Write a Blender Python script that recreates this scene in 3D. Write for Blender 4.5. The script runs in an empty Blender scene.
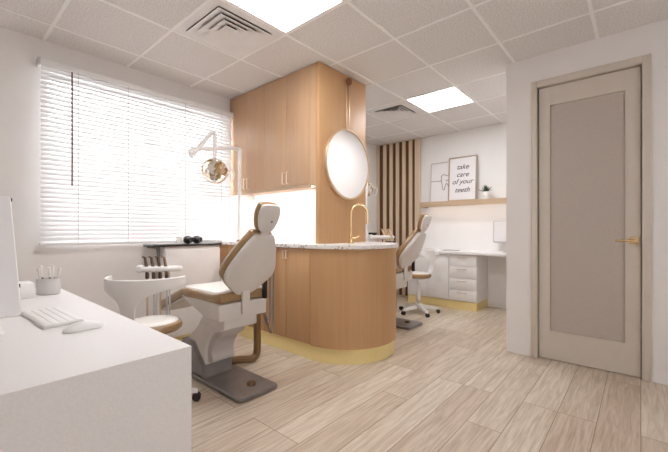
import bpy, bmesh, math, random
from mathutils import Vector, Matrix
random.seed(7)
PI = math.pi
scene = bpy.context.scene
COL = scene.collection

# ------------------------------------------------------------------ materials
def mat(name, col, rough=0.5, metal=0.0, coat=0.0, spec=0.5, emit=None, estr=0.0):
    m = bpy.data.materials.new(name); m.use_nodes = True
    b = m.node_tree.nodes['Principled BSDF']
    b.inputs['Base Color'].default_value = (*col, 1)
    b.inputs['Roughness'].default_value = rough
    b.inputs['Metallic'].default_value = metal
    b.inputs['Coat Weight'].default_value = coat
    b.inputs['Coat Roughness'].default_value = 0.15
    b.inputs['Specular IOR Level'].default_value = spec
    if emit:
        b.inputs['Emission Color'].default_value = (*emit, 1)
        b.inputs['Emission Strength'].default_value = estr
    return m

def N(m, typ, **kw):
    n = m.node_tree.nodes.new(typ)
    for k, v in kw.items(): setattr(n, k, v)
    return n
def L(m, a, b): m.node_tree.links.new(a, b)
def P(m): return m.node_tree.nodes['Principled BSDF']

def add_noise_variation(m, c1, c2, scale=30, detail=4, bump=0.0, stretch=(1, 1, 1), lo=0.35, hi=0.65):
    tc = N(m, 'ShaderNodeTexCoord'); mp = N(m, 'ShaderNodeMapping')
    mp.inputs['Scale'].default_value = stretch
    L(m, tc.outputs['Object'], mp.inputs['Vector'])
    nz = N(m, 'ShaderNodeTexNoise'); nz.inputs['Scale'].default_value = scale; nz.inputs['Detail'].default_value = detail
    L(m, mp.outputs['Vector'], nz.inputs['Vector'])
    cr = N(m, 'ShaderNodeValToRGB')
    cr.color_ramp.elements[0].position = lo; cr.color_ramp.elements[0].color = (*c1, 1)
    cr.color_ramp.elements[1].position = hi; cr.color_ramp.elements[1].color = (*c2, 1)
    L(m, nz.outputs['Fac'], cr.inputs['Fac']); L(m, cr.outputs['Color'], P(m).inputs['Base Color'])
    if bump:
        bp = N(m, 'ShaderNodeBump'); bp.inputs['Strength'].default_value = bump; bp.inputs['Distance'].default_value = 0.002
        L(m, nz.outputs['Fac'], bp.inputs['Height']); L(m, bp.outputs['Normal'], P(m).inputs['Normal'])
    return m

WALL = add_noise_variation(mat('wall_paint', (.8, .76, .72), .75), (.80, .775, .76), (.815, .79, .775), 6, 3)
WALLW = add_noise_variation(mat('wall_paint_white', (.85, .83, .82), .7), (.89, .88, .875), (.90, .89, .885), 6, 3)
TILE = add_noise_variation(mat('ceiling_tile', (.6, .55, .5), .9), (.71, .69, .678), (.86, .843, .835), 90, 5, .25, (1, 1, 1), .38, .62)
TBAR = mat('ceiling_bar', (.95, .945, .94), .5)
WHITE = add_noise_variation(mat('white_lacquer', (.85, .84, .84), .35), (.83, .82, .82), (.86, .85, .85), 8, 2)
DESKW = add_noise_variation(mat('white_desk_laminate', (.85, .83, .83), .42), (.80, .775, .77), (.84, .815, .81), 180, 2)
PLASTIC = add_noise_variation(mat('white_plastic', (.84, .82, .81), .3), (.82, .80, .79), (.85, .83, .82), 5, 2)
SHELL = add_noise_variation(mat('chair_shell', (.72, .68, .65), .4), (.70, .66, .63), (.74, .70, .67), 5, 2)
GREYMET = add_noise_variation(mat('grey_metal', (.25, .23, .23), .3, .3), (.235, .215, .21), (.275, .255, .25), 12, 3)
LEATHER = add_noise_variation(mat('tan_leather', (.36, .22, .09), .38, 0, 1.0), (.31, .185, .075), (.36, .22, .092), 60, 5, .15)
CREAM = add_noise_variation(mat('cream_leather', (.8, .76, .7), .4, 0, .5), (.78, .74, .69), (.82, .785, .735), 40, 4, .1)
BRONZE = mat('bronze_tube', (.19, .105, .045), .35, .2)
GOLD = add_noise_variation(mat('brushed_gold', (.83, .6, .22), .4, .1), (.84, .68, .30), (.90, .75, .37), 50, 3, 0, (1, 1, 12))
GOLDP = mat('polished_gold', (.82, .62, .34), .26, 1)
BRASSPALE = mat('pale_brass', (.68, .5, .33), .35, .7)
HANDLE = mat('pale_handle', (.86, .74, .60), .35, .2)
BLACK = mat('black_plastic', (.018, .017, .018), .35)
DARKTOP = mat('dark_stone', (.04, .035, .035), .2)
DARKBROWN = mat('dark_brown', (.08, .045, .025), .4)
GREYRUB = mat('grey_hose', (.22, .18, .155), .5)
GREYL = mat('light_grey_plastic', (.55, .52, .51), .4)
CHROME = mat('chrome', (.8, .76, .7), .12, 1)
PAPER = mat('paper_white', (.84, .82, .83), .7)
INK = mat('ink', (.03, .025, .03), .6)
GREEN = add_noise_variation(mat('leaf_green', (.03, .07, .025), .5), (.015, .04, .012), (.05, .11, .035), 40, 2)
SOIL = mat('soil', (.03, .02, .015), .9)
MIRROR = mat('mirror_glass', (.96, .95, .95), .02, 1)
DOORP = add_noise_variation(mat('door_paint', (.5, .44, .38), .5), (.62, .555, .485), (.64, .575, .503), 6, 2)
FROST = add_noise_variation(mat('door_frosted_glass', (.4, .34, .3), .38), (.475, .41, .365), (.505, .438, .393), 90, 3)
PENW = mat('pen_white', (.85, .82, .78), .4)
REDBR = mat('wand_wood', (.16, .06, .05), .4)

def wood(name, c1, c2, axis='z', scale=1.0, rough=.5):
    m = mat(name, c1, rough, spec=.3)
    tc = N(m, 'ShaderNodeTexCoord'); mp = N(m, 'ShaderNodeMapping')
    s = {'z': (16, 16, .7), 'y': (16, .7, 16), 'x': (.7, 16, 16)}[axis]
    mp.inputs['Scale'].default_value = [q * scale for q in s]
    L(m, tc.outputs['Object'], mp.inputs['Vector'])
    nz = N(m, 'ShaderNodeTexNoise'); nz.inputs['Scale'].default_value = 2.2; nz.inputs['Detail'].default_value = 7; nz.inputs['Roughness'].default_value = .6
    nz.inputs['Distortion'].default_value = .6
    L(m, mp.outputs['Vector'], nz.inputs['Vector'])
    cr = N(m, 'ShaderNodeValToRGB'); cr.color_ramp.elements[0].position = .33; cr.color_ramp.elements[1].position = .68
    cr.color_ramp.elements[0].color = (*c1, 1); cr.color_ramp.elements[1].color = (*c2, 1)
    L(m, nz.outputs['Fac'], cr.inputs['Fac']); L(m, cr.outputs['Color'], P(m).inputs['Base Color'])
    bp = N(m, 'ShaderNodeBump'); bp.inputs['Strength'].default_value = .06; bp.inputs['Distance'].default_value = .002
    L(m, nz.outputs['Fac'], bp.inputs['Height']); L(m, bp.outputs['Normal'], P(m).inputs['Normal'])
    return m
OAK = wood('oak_veneer', (.53, .308, .15), (.57, .34, .172), 'z')
OAK_GLARE = wood('oak_window_glare', (.54, .335, .195), (.58, .37, .22), 'z', rough=.36)  # same oak as OAK, with window glare put into the paler colour
P(OAK_GLARE).inputs['Specular IOR Level'].default_value = .75
OAKH = wood('oak_shelf', (.50, .36, .24), (.60, .45, .31), 'y')
SLATW = wood('slat_oak', (.72, .58, .42), (.78, .64, .48), 'z')
SLATB = wood('slat_backing', (.13, .065, .03), (.19, .10, .05), 'z')

def floor_mat():
    m = mat('oak_plank_floor', (.5, .38, .28), .36)
    tc = N(m, 'ShaderNodeTexCoord')
    br = N(m, 'ShaderNodeTexBrick'); br.offset = .37; br.offset_frequency = 3; br.squash = 1
    br.inputs['Scale'].default_value = 1; br.inputs['Brick Width'].default_value = 1.25; br.inputs['Row Height'].default_value = .19
    br.inputs['Mortar Size'].default_value = .0022; br.inputs['Mortar Smooth'].default_value = .3; br.inputs['Bias'].default_value = 0
    br.inputs['Color1'].default_value = (.06, .06, .06, 1); br.inputs['Color2'].default_value = (.94, .94, .94, 1)
    br.inputs['Mortar'].default_value = (.5, .5, .5, 1)
    L(m, tc.outputs['Object'], br.inputs['Vector'])
    # plank tone
    tone = N(m, 'ShaderNodeValToRGB'); e = tone.color_ramp.elements
    e[0].position = 0; e[0].color = (.56, .455, .36, 1); e[1].position = 1; e[1].color = (.70, .625, .525, 1)
    x = e.new(.5); x.color = (.635, .55, .45, 1)
    L(m, br.outputs['Color'], tone.inputs['Fac'])
    # grain: shifted per plank
    sx = N(m, 'ShaderNodeSeparateColor'); L(m, br.outputs['Color'], sx.inputs['Color'])
    mul = N(m, 'ShaderNodeMath', operation='MULTIPLY'); mul.inputs[1].default_value = 37.0; L(m, sx.outputs[0], mul.inputs[0])
    cb = N(m, 'ShaderNodeCombineXYZ'); L(m, mul.outputs[0], cb.inputs['X']); L(m, mul.outputs[0], cb.inputs['Z'])
    add = N(m, 'ShaderNodeVectorMath', operation='ADD'); L(m, tc.outputs['Object'], add.inputs[0]); L(m, cb.outputs[0], add.inputs[1])
    mp = N(m, 'ShaderNodeMapping'); mp.inputs['Scale'].default_value = (1.2, 17, 1); L(m, add.outputs[0], mp.inputs['Vector'])
    nz = N(m, 'ShaderNodeTexNoise'); nz.inputs['Scale'].default_value = 2.4; nz.inputs['Detail'].default_value = 8; nz.inputs['Roughness'].default_value = .62; nz.inputs['Distortion'].default_value = 1.1
    L(m, mp.outputs[0], nz.inputs['Vector'])
    gr = N(m, 'ShaderNodeValToRGB'); gr.color_ramp.elements[0].position = .28; gr.color_ramp.elements[1].position = .62
    gr.color_ramp.elements[0].color = (.66, .585, .52, 1); gr.color_ramp.elements[1].color = (1.04, 1.035, 1.03, 1)
    L(m, nz.outputs['Fac'], gr.inputs['Fac'])
    mx = N(m, 'ShaderNodeMix', data_type='RGBA', blend_type='MULTIPLY'); mx.inputs[0].default_value = 1
    L(m, tone.outputs['Color'], mx.inputs[6]); L(m, gr.outputs['Color'], mx.inputs[7])
    mx2 = N(m, 'ShaderNodeMix', data_type='RGBA'); L(m, br.outputs['Fac'], mx2.inputs[0])
    L(m, mx.outputs[2], mx2.inputs[6]); mx2.inputs[7].default_value = (.25, .16, .10, 1)
    L(m, mx2.outputs[2], P(m).inputs['Base Color'])
    bp = N(m, 'ShaderNodeBump'); bp.inputs['Strength'].default_value = .12; bp.inputs['Distance'].default_value = .002; bp.invert = True
    L(m, br.outputs['Fac'], bp.inputs['Height']); L(m, bp.outputs['Normal'], P(m).inputs['Normal'])
    return m
FLOOR = floor_mat()

def terrazzo():
    m = mat('terrazzo', (.8, .78, .76), .3)
    tc = N(m, 'ShaderNodeTexCoord')
    v = N(m, 'ShaderNodeTexVoronoi'); v.inputs['Scale'].default_value = 55; L(m, tc.outputs['Object'], v.inputs['Vector'])
    sp = N(m, 'ShaderNodeSeparateColor'); L(m, v.outputs['Color'], sp.inputs['Color'])
    cr = N(m, 'ShaderNodeValToRGB'); cr.color_ramp.interpolation = 'CONSTANT'; e = cr.color_ramp.elements
    e[0].position = 0; e[0].color = (.42, .37, .34, 1); e[1].position = .12; e[1].color = (.82, .79, .77, 1)
    a = e.new(.72); a.color = (.68, .63, .60, 1); b = e.new(.93); b.color = (.25, .2, .18, 1)
    L(m, sp.outputs[0], cr.inputs['Fac'])
    lt = N(m, 'ShaderNodeMath', operation='LESS_THAN'); lt.inputs[1].default_value = .42; L(m, v.outputs['Distance'], lt.inputs[0])
    mx = N(m, 'ShaderNodeMix', data_type='RGBA'); L(m, lt.outputs[0], mx.inputs[0]); mx.inputs[6].default_value = (.82, .79, .77, 1)
    L(m, cr.outputs['Color'], mx.inputs[7]); L(m, mx.outputs[2], P(m).inputs['Base Color'])
    return m
TERR = terrazzo()

def blind_mat():
    m = bpy.data.materials.new('blind_slat'); m.use_nodes = True; nt = m.node_tree; nt.nodes.clear()
    out = nt.nodes.new('ShaderNodeOutputMaterial'); d = nt.nodes.new('ShaderNodeBsdfDiffuse'); t = nt.nodes.new('ShaderNodeBsdfTranslucent')
    d.inputs['Color'].default_value = (.86, .85, .85, 1); t.inputs['Color'].default_value = (.88, .88, .88, 1)
    mx = nt.nodes.new('ShaderNodeMixShader'); mx.inputs[0].default_value = .24
    nt.links.new(d.outputs[0], mx.inputs[1]); nt.links.new(t.outputs[0], mx.inputs[2]); nt.links.new(mx.outputs[0], out.inputs[0])
    return m
BLIND = blind_mat()

def glass_mat():
    m = bpy.data.materials.new('window_glass'); m.use_nodes = True; nt = m.node_tree; nt.nodes.clear()
    out = nt.nodes.new('ShaderNodeOutputMaterial'); t = nt.nodes.new('ShaderNodeBsdfTransparent'); g = nt.nodes.new('ShaderNodeBsdfGlossy')
    g.inputs['Roughness'].default_value = .02
    mx = nt.nodes.new('ShaderNodeMixShader'); mx.inputs[0].default_value = .06
    nt.links.new(t.outputs[0], mx.inputs[1]); nt.links.new(g.outputs[0], mx.inputs[2]); nt.links.new(mx.outputs[0], out.inputs[0])
    return m
GLASS = glass_mat()
PANEL = mat('light_diffuser', (.9, .9, .9), .5, emit=(.985, .985, 1), estr=13.5)
ADDED_LEDS = mat('added_shelf_led', (.9, .9, .9), .5, emit=(1, .98, .97), estr=5)  # glow of an added strip that brightens the wall under the shelf
ADDED_LED = mat('added_niche_led', (.9, .9, .9), .5, emit=(1, .97, .93), estr=12)  # glow of added strips that brighten the niche

# ------------------------------------------------------------------ mesh tools
class MB:
    def __init__(s): s.bm = bmesh.new()
    def box(s, x0, x1, y0, y1, z0, z1, bev=0, seg=2, xf=None):
        r = bmesh.ops.create_cube(s.bm, size=1)
        vs = r['verts']
        for v in vs:
            v.co = Vector(((x0 + x1) / 2 + v.co.x * (x1 - x0), (y0 + y1) / 2 + v.co.y * (y1 - y0), (z0 + z1) / 2 + v.co.z * (z1 - z0)))
        if bev:
            es = list({e for v in vs for e in v.link_edges})
            rb = bmesh.ops.bevel(s.bm, geom=es, offset=bev, segments=seg, affect='EDGES', profile=.5)
            vs = list({v for f in rb['faces'] for v in f.verts} | {v for v in vs if v.is_valid})
        if xf is not None:
            for v in vs: v.co = xf @ v.co
        return s
    def rings(s, rings, cap0=True, cap1=True, closed=True):
        vr = [[s.bm.verts.new(p) for p in r] for r in rings]
        n = len(vr[0])
        for a, b in zip(vr, vr[1:]):
            for i in range(n if closed else n - 1):
                j = (i + 1) % n
                try: s.bm.faces.new((a[i], a[j], b[j], b[i]))
                except ValueError: pass
        if cap0: s.bm.faces.new(list(reversed(vr[0])))
        if cap1: s.bm.faces.new(vr[-1])
        return s
    def lathe(s, prof, c=(0, 0, 0), axis=(0, 0, 1), seg=24):
        A = Vector(axis).normalized(); U = A.orthogonal().normalized(); V = A.cross(U); c = Vector(c)
        rr = []
        for r, h in prof:
            r = max(r, .0004)
            rr.append([c + A * h + U * (r * math.cos(2 * PI * i / seg)) + V * (r * math.sin(2 * PI * i / seg)) for i in range(seg)])
        return s.rings(rr)
    def tube(s, pts, rad, seg=10, smooth=0):
        pts = [Vector(p) for p in pts]
        if smooth: pts = catmull(pts, smooth, False)
        rads = rad if isinstance(rad, (list, tuple)) else None
        rr = []; nrm = None
        for i, p in enumerate(pts):
            t = (pts[min(i + 1, len(pts) - 1)] - pts[max(i - 1, 0)]).normalized()
            if nrm is None: nrm = t.orthogonal().normalized()
            else:
                nrm = nrm - t * nrm.dot(t)
                nrm = nrm.normalized() if nrm.length > 1e-6 else t.orthogonal().normalized()
            b = t.cross(nrm)
            r = rad if rads is None else rads[0] + (rads[1] - rads[0]) * i / (len(pts) - 1)
            rr.append([p + nrm * (r * math.cos(2 * PI * k / seg)) + b * (r * math.sin(2 * PI * k / seg)) for k in range(seg)])
        return s.rings(rr)
    def prism(s, poly, fr, c0, c1, bev=0):
        """polygon (a,b) in frame fr, extruded c0..c1"""
        if bev:
            P2 = [Vector((p[0], p[1])) for p in poly]
            ins = inset(P2, bev)
            rr = [[fr(*q, c0) for q in ins], [fr(*q, c0 + math.copysign(bev, c1 - c0)) for q in P2],
                  [fr(*q, c1 - math.copysign(bev, c1 - c0)) for q in P2], [fr(*q, c1) for q in ins]]
        else:
            rr = [[fr(p[0], p[1], c0) for p in poly], [fr(p[0], p[1], c1) for p in poly]]
        return s.rings(rr)
    def pillow(s, outline, fr, c0, c1, rnd=.5, bulge0=0, bulge1=0):
        """soft slab: closed outline with rounded rim; rnd = rim inset (metres)"""
        O = [Vector((p[0], p[1])) for p in outline]
        t = c1 - c0; rr = []
        cen = sum(O, Vector((0, 0))) / len(O)
        def ring(ins, c): return [fr(q.x, q.y, c) for q in inset(O, ins)]
        def scaled(k, c): return [fr(*(cen + (q - cen) * k), c) for q in inset(O, rnd)]
        rr.append(scaled(.5, c0 - math.copysign(bulge0, t)))
        rr.append(scaled(.85, c0 - math.copysign(bulge0 * .45, t)))
        for k in range(6):
            a = PI / 2 * k / 5
            rr.append(ring(rnd * (1 - math.sin(a)), c0 + t * .5 * (1 - math.cos(a))))
        for k in range(6):
            a = PI / 2 * (5 - k) / 5
            rr.append(ring(rnd * (1 - math.sin(a)), c1 - t * .5 * (1 - math.cos(a))))
        rr.append(scaled(.85, c1 + math.copysign(bulge1 * .45, t)))
        rr.append(scaled(.5, c1 + math.copysign(bulge1, t)))
        return s.rings(rr)
    def build(s, name, m, parent=None, sharp=38):
        bmesh.ops.remove_doubles(s.bm, verts=s.bm.verts, dist=1e-6)
        bmesh.ops.recalc_face_normals(s.bm, faces=s.bm.faces)
        lim = math.radians(sharp)
        for e in s.bm.edges:
            e.smooth = not (len(e.link_faces) == 2 and e.calc_face_angle(0) > lim)
        for f in s.bm.faces: f.smooth = True
        me = bpy.data.meshes.new(name); s.bm.to_mesh(me); s.bm.free()
        me.materials.append(m)
        o = bpy.data.objects.new(name, me); COL.objects.link(o)
        if parent is not None: o.parent = parent
        return o

def inset(P2, d):
    n = len(P2); out = []
    area = sum(P2[i].x * P2[(i + 1) % n].y - P2[(i + 1) % n].x * P2[i].y for i in range(n))
    sg = 1 if area > 0 else -1
    for i in range(n):
        a = (P2[i] - P2[i - 1]).normalized(); b = (P2[(i + 1) % n] - P2[i]).normalized()
        na = Vector((-a.y, a.x)) * sg; nb = Vector((-b.y, b.x)) * sg
        k = na + nb
        k = k / max(.35, 1 + na.dot(nb))
        out.append(P2[i] + k * d)
    return out

def catmull(P, n, closed=True):
    out = []; m = len(P); P = [Vector(p) for p in P]
    rng = range(m) if closed else range(m - 1)
    for i in rng:
        if closed: p0, p1, p2, p3 = P[i - 1], P[i], P[(i + 1) % m], P[(i + 2) % m]
        else: p0, p1, p2, p3 = P[max(i - 1, 0)], P[i], P[i + 1], P[min(i + 2, m - 1)]
        for k in range(n):
            t = k / n
            out.append(.5 * ((2 * p1) + (p2 - p0) * t + (2 * p0 - 5 * p1 + 4 * p2 - p3) * t * t + (3 * p1 - p0 - 3 * p2 + p3) * t ** 3))
    if not closed: out.append(P[-1])
    return out
def c2(pts, n=5): return [Vector((p.x, p.y)) for p in catmull([Vector((a, b, 0)) for a, b in pts], n)]
def frame(O, A, B):
    O, A, B = Vector(O), Vector(A).normalized(), Vector(B).normalized(); Cc = A.cross(B)
    return lambda a, b, c: O + A * a + B * b + Cc * c
FX = lambda a, b, c: Vector((c, a, b))       # (y,z) polygon extruded along x
FZ = lambda a, b, c: Vector((a, b, c))
def rrect(x0, x1, y0, y1, r, n=6):
    out = []
    for cx, cy, a0 in ((x1 - r, y1 - r, 0), (x0 + r, y1 - r, 90), (x0 + r, y0 + r, 180), (x1 - r, y0 + r, 270)):
        for k in range(n + 1):
            a = math.radians(a0 + 90 * k / n); out.append(Vector((cx + r * math.cos(a), cy + r * math.sin(a))))
    return out

def tag(o, label=None, cat=None, group=None, kind=None):
    if label: o['label'] = label
    if cat: o['category'] = cat
    if group: o['group'] = group
    if kind: o['kind'] = kind
    return o
def empty(name, loc=(0, 0, 0), rz=0, label=None, cat=None, group=None):
    o = bpy.data.objects.new(name, None); COL.objects.link(o); o.location = loc; o.rotation_euler = (0, 0, rz)
    o.empty_display_size = .1
    return tag(o, label, cat, group)
def struct(o, label=None, cat=None): return tag(o, label, cat, kind='structure')
def copy_tree(o, parent=None):
    c = o.copy(); COL.objects.link(c)
    if parent is not None: c.parent = parent
    for ch in list(o.children): copy_tree(ch, c)
    return c

# ------------------------------------------------------------------ room: X runs along the window wall, Y towards it
H = 2.60; YW = 3.56; XB = 5.29; XD = 3.44; YC = .92; X0 = -1.6; Y0 = -2.0
struct(MB().box(X0 - .1, XB + .1, Y0 - .1, YW + .14, -.08, 0).build('floor', FLOOR), 'light oak plank floor', 'floor')

def grid(a0, base, step, lo, hi):
    k = math.floor((lo - base) / step); out = [lo]
    while True:
        k += 1; x = base + k * step
        if x >= hi - .01: break
        if x > lo + .01: out.append(x)
    return out + [hi]
GX = grid(0, 1.8, .6, X0, XB); GY = grid(0, 2.055, .6, Y0, YW)
LIGHTS = [(1.5, 1.755), (3.9, 1.755)]
VENTS = [(1.5, 2.355), (3.9, 2.355)]
HIDL = []
holes = LIGHTS + VENTS + HIDL
cm = MB()
for i in range(len(GX) - 1):
    for j in range(len(GY) - 1):
        cx, cy = (GX[i] + GX[i + 1]) / 2, (GY[j] + GY[j + 1]) / 2
        if any(abs(cx - a) < .2 and abs(cy - b) < .2 for a, b in holes): continue
        vs = [cm.bm.verts.new((x, y, H)) for x, y in ((GX[i], GY[j]), (GX[i], GY[j + 1]), (GX[i + 1], GY[j + 1]), (GX[i + 1], GY[j]))]
        cm.bm.faces.new(vs)
struct(cm.build('ceiling', TILE), 'grey speckled mineral tile ceiling', 'ceiling')
gm = MB()
for x in GX[1:-1]: gm.box(x - .011, x + .011, Y0, YW, H - .004, H + .012)
for y in GY[1:-1]: gm.box(X0, XB, y - .011, y + .011, H - .0035, H + .012)
struct(gm.build('trim_1', TBAR), 'white metal grid between the ceiling tiles', 'ceiling grid')
struct(MB().box(X0, XB, Y0, YW, H + .3, H + .34).build('ceiling_2', WALLW), 'slab above the tile ceiling', 'ceiling')

# window wall with opening
WX0, WX1, WZ0, WZ1 = .585, 2.25, 1.0, 2.40
w = MB()
w.box(X0 - .1, WX0, YW, YW + .14, 0, H + .34).box(WX1, XB + .1, YW, YW + .14, 0, H + .34)
w.box(WX0, WX1, YW, YW + .14, 0, WZ0).box(WX0, WX1, YW, YW + .14, WZ1, H + .34)
struct(w.build('wall_left', WALL), 'warm white wall with the window', 'wall')
struct(MB().box(XB, XB + .1, Y0 - .1, YW, 0, H + .34).build('wall_back', WALLW), 'white wall behind the oak shelf', 'wall')
struct(MB().box(X0 - .1, X0, Y0 - .1, YW, 0, H + .34).build('wall_front', WALLW), 'plain white wall across from the oak shelf', 'wall')
RX0, RX1, RZ0, RZ1 = .15, 1.8, 1.0, 2.1  # opening added to bring more daylight onto the vertical surfaces
w = MB().box(X0, RX0, Y0 - .1, Y0, 0, H + .34).box(RX1, XB, Y0 - .1, Y0, 0, H + .34).box(RX0, RX1, Y0 - .1, Y0, 0, RZ0).box(RX0, RX1, Y0 - .1, Y0, RZ1, H + .34)
struct(w.build('wall_rear', WALLW), 'white wall with an added window opening opposite the blind', 'wall')
wr = empty('added_window', ((RX0 + RX1) / 2, Y0 - .06, RZ0)); struct(wr, 'unseen window added for daylight opposite the blind', 'window')  # added window out of view, lets in extra daylight
hw_, hh_ = (RX1 - RX0) / 2, RZ1 - RZ0
f = MB().box(-hw_, hw_, -.025, .025, 0, .05).box(-hw_, hw_, -.025, .025, hh_ - .05, hh_)
for x in (-hw_ + .025, -hw_ / 3, hw_ / 3, hw_ - .025): f.box(x - .025, x + .025, -.025, .025, .05, hh_ - .05)
f.build('window_frame', WHITE, wr)
for a, b in ((-hw_ + .05, -hw_ / 3 - .025), (-hw_ / 3 + .025, hw_ / 3 - .025), (hw_ / 3 + .025, hw_ - .05)): MB().box(a, b, -.003, .003, .05, hh_ - .05).build('window_pane', GLASS, wr)
DY0, DY1, DZ = -.02, .685, 2.335        # door opening
w = MB()
w.box(XD, XD + .12, DY1, YC, 0, H + .3).box(XD, XD + .12, Y0, DY0, 0, H + .3).box(XD, XD + .12, DY0, DY1, DZ, H + .3)
w.box(XD + .12, XB, YC - .1, YC, 0, H + .3)
struct(w.build('wall_right', WALL), 'warm white wall with the taupe door', 'wall')
# door, frame and handle
t = MB()
t.box(XD - .014, XD, DY1 - .012, .717, 0, 2.377, .002).box(XD - .014, XD, -.058, DY0 + .012, 0, 2.377, .002).box(XD - .014, XD, DY0 + .012, DY1 - .012, DZ - .012, 2.377, .002)
t.box(XD - .008, XD + .11, DY1 - .015, DY1, 0, DZ).box(XD - .008, XD + .11, DY0, DY0 + .015, 0, DZ).box(XD - .008, XD + .11, DY0 + .015, DY1 - .015, DZ - .015, DZ)
struct(t.build('trim_2', DOORP), 'taupe painted door casing', 'door casing')
d = empty('door_1', (XD + .025, .333, 0)); struct(d, 'tall taupe interior door with one frosted glass panel', 'door')
dl = MB(); h = .332; z1 = DZ - .02
dl.box(0, .04, -h, -.252, .006, z1).box(0, .04, .256, h, .006, z1).box(0, .04, -.252, .256, .006, .238).box(0, .04, -.252, .256, 2.165, z1)
dl.build('door_leaf', DOORP, d)
gb = MB()
gb.box(-.004, .006, -.256, -.244, .234, 2.17).box(-.004, .006, .248, .26, .234, 2.17).box(-.004, .006, -.244, .248, .234, .246).box(-.004, .006, -.244, .248, 2.158, 2.17)
gb.build('glazing_bead', DOORP, d)
tag(MB().box(.008, .028, -.252, .256, .238, 2.165).build('glass_panel', FROST, d), 'frosted grey brown glass panel')
hd = MB().box(-.008, 0, -.322, -.268, .995, 1.05, .002)
hd.lathe([(.011, 0), (.011, .045)], (-.005, -.295, 1.022), (-1, 0, 0), 16)
hd.tube([(-.046, -.298, 1.022), (-.048, -.25, 1.022), (-.048, -.185, 1.02)], .0085, 10)
tag(hd.build('door_handle', GOLDP, d), 'polished gold lever handle on a square rose')

# window
wd = empty('window_1', ((WX0 + WX1) / 2, YW + .09, WZ0)); struct(wd, 'wide bright window behind the white blind', 'window')
fw = (WX1 - WX0) / 2; fh = WZ1 - WZ0
f = MB().box(-fw, fw, -.025, .025, 0, .05).box(-fw, fw, -.025, .025, fh - .05, fh).box(-fw, -fw + .05, -.025, .025, .05, fh - .05).box(fw - .05, fw, -.025, .025, .05, fh - .05)
f.box(-.03, .03, -.025, .025, .05, fh - .05)
f.build('window_frame', WHITE, wd)
MB().box(-fw + .05, -.03, -.003, .003, .05, fh - .05).build('window_pane', GLASS, wd)
MB().box(.03, fw - .05, -.003, .003, .05, fh - .05).build('window_pane', GLASS, wd)
MB().box(-fw, fw, -.088, -.025, -.001, .018).build('window_sill', WHITE, wd)

# blind
BX0, BX1, BZ0, BZ1 = .565, 2.262, .978, 2.425
bl = empty('window_blind', ((BX0 + BX1) / 2, YW - .055, BZ0), 0, 'white horizontal slatted blind lowered across the whole window', 'blind')
hw = (BX1 - BX0) / 2; bh = BZ1 - BZ0
MB().box(-hw, hw, -.025, .05, bh - .045, bh, .004).build('head_rail', WHITE, bl)
s = MB(); ns = 37; pitch = (bh - .085) / ns
for i in range(ns):
    z = .04 + pitch * (i + .5)
    a = math.radians(62); wv = .0215
    dy, dz = wv * math.cos(a), wv * math.sin(a)
    s.rings([[Vector((x, -dy, z - dz)), Vector((x, 0, z + .0035)), Vector((x, dy, z + dz)), Vector((x, dy, z + dz + .0014)), Vector((x, 0, z + .005)), Vector((x, -dy, z - dz + .0014))] for x in (-hw + .006, hw - .006)])
s.build('slats', BLIND, bl)
MB().box(-hw, hw, -.022, .022, 0, .022, .004).build('bottom_rail', WHITE, bl)
for x in (-hw + .245, -hw + .62, hw - .55, hw - .14):
    MB().tube([(x, -.024, .015), (x, -.024, bh - .03)], .0018, 6).build('ladder_cord', GREYL, bl)
tag(MB().tube([(.765 - (BX0 + BX1) / 2, -.036, bh - .05), (.765 - (BX0 + BX1) / 2, -.038, .48)], .0055, 8).build('tilt_wand', REDBR, bl), 'dark reddish brown tilt wand')
for x in (-hw - .004, hw + .004):
    MB().box(x - .006, x + .006, -.028, .052, bh - .05, bh + .004, .001).build('bracket', GREYL, bl)

# ------------------------------------------------------------------ ceiling fixtures
def ceiling_light(x, y, label):
    o = empty('ceiling_light', (x, y, H), 0, label, 'ceiling light', 'square ceiling light panels'); q = .289
    f = MB(); r = .012
    f.box(-q, q, -q, -q + r, -.003, .05).box(-q, q, q - r, q, -.003, .05).box(-q, -q + r, -q + r, q - r, -.003, .05).box(q - r, q, -q + r, q - r, -.003, .05)
    f.box(-q, q, -q, q, .05, .056)
    f.build('frame', WHITE, o)
    MB().box(-q + r, q - r, -q + r, q - r, .0, .006).build('diffuser', PANEL, o)
ceiling_light(*LIGHTS[0], 'bright square light panel in the ceiling nearest the window, beside the large vent')
ceiling_light(*LIGHTS[1], 'bright square light panel in the ceiling near the oak slat screen')
for hl in HIDL: ceiling_light(*hl, 'square light panel in the ceiling behind the camera')
def vent(x, y, half, label):
    o = empty('ceiling_vent', (x, y, H), 0, label, 'vent', 'square ceiling air vents')
    q = .289; f = MB()
    for a0, a1, b0, b1 in ((-q, q, -q, -half), (-q, q, half, q), (-q, -half, -half, half), (half, q, -half, half)): f.box(a0, a1, b0, b1, -.002, .012)
    f.build('face_plate', WHITE, o)
    MB().box(-q, q, -q, q, .075, .085).box(-q, q, -q, -q + .01, .012, .075).box(-q, q, q - .01, q, .012, .075).box(-q, -q + .01, -q + .01, q - .01, .012, .075).box(q - .01, q, -q + .01, q - .01, .012, .075).build('plenum_box', GREYL, o)
    n = 4
    for k in range(n):
        o0 = half * (1 - k / (n + .3)); i0 = half * (1 - (k + 1.0) / (n + .3)) - .028 if k < n - 1 else .004
        z0, z1_ = -.012 + .003 * k, .018 + .003 * k
        sq = lambda h_, z: [Vector((h_, h_, z)), Vector((-h_, h_, z)), Vector((-h_, -h_, z)), Vector((h_, -h_, z))]
        MB().rings([sq(o0, z0), sq(o0 - .005, z0), sq(i0 + .006, z1_), sq(i0, z1_)], False, k == n - 1).build('louvre', WHITE, o)
vent(*VENTS[0], .228, 'large square white air vent with nested louvres beside the nearest light panel')
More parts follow.
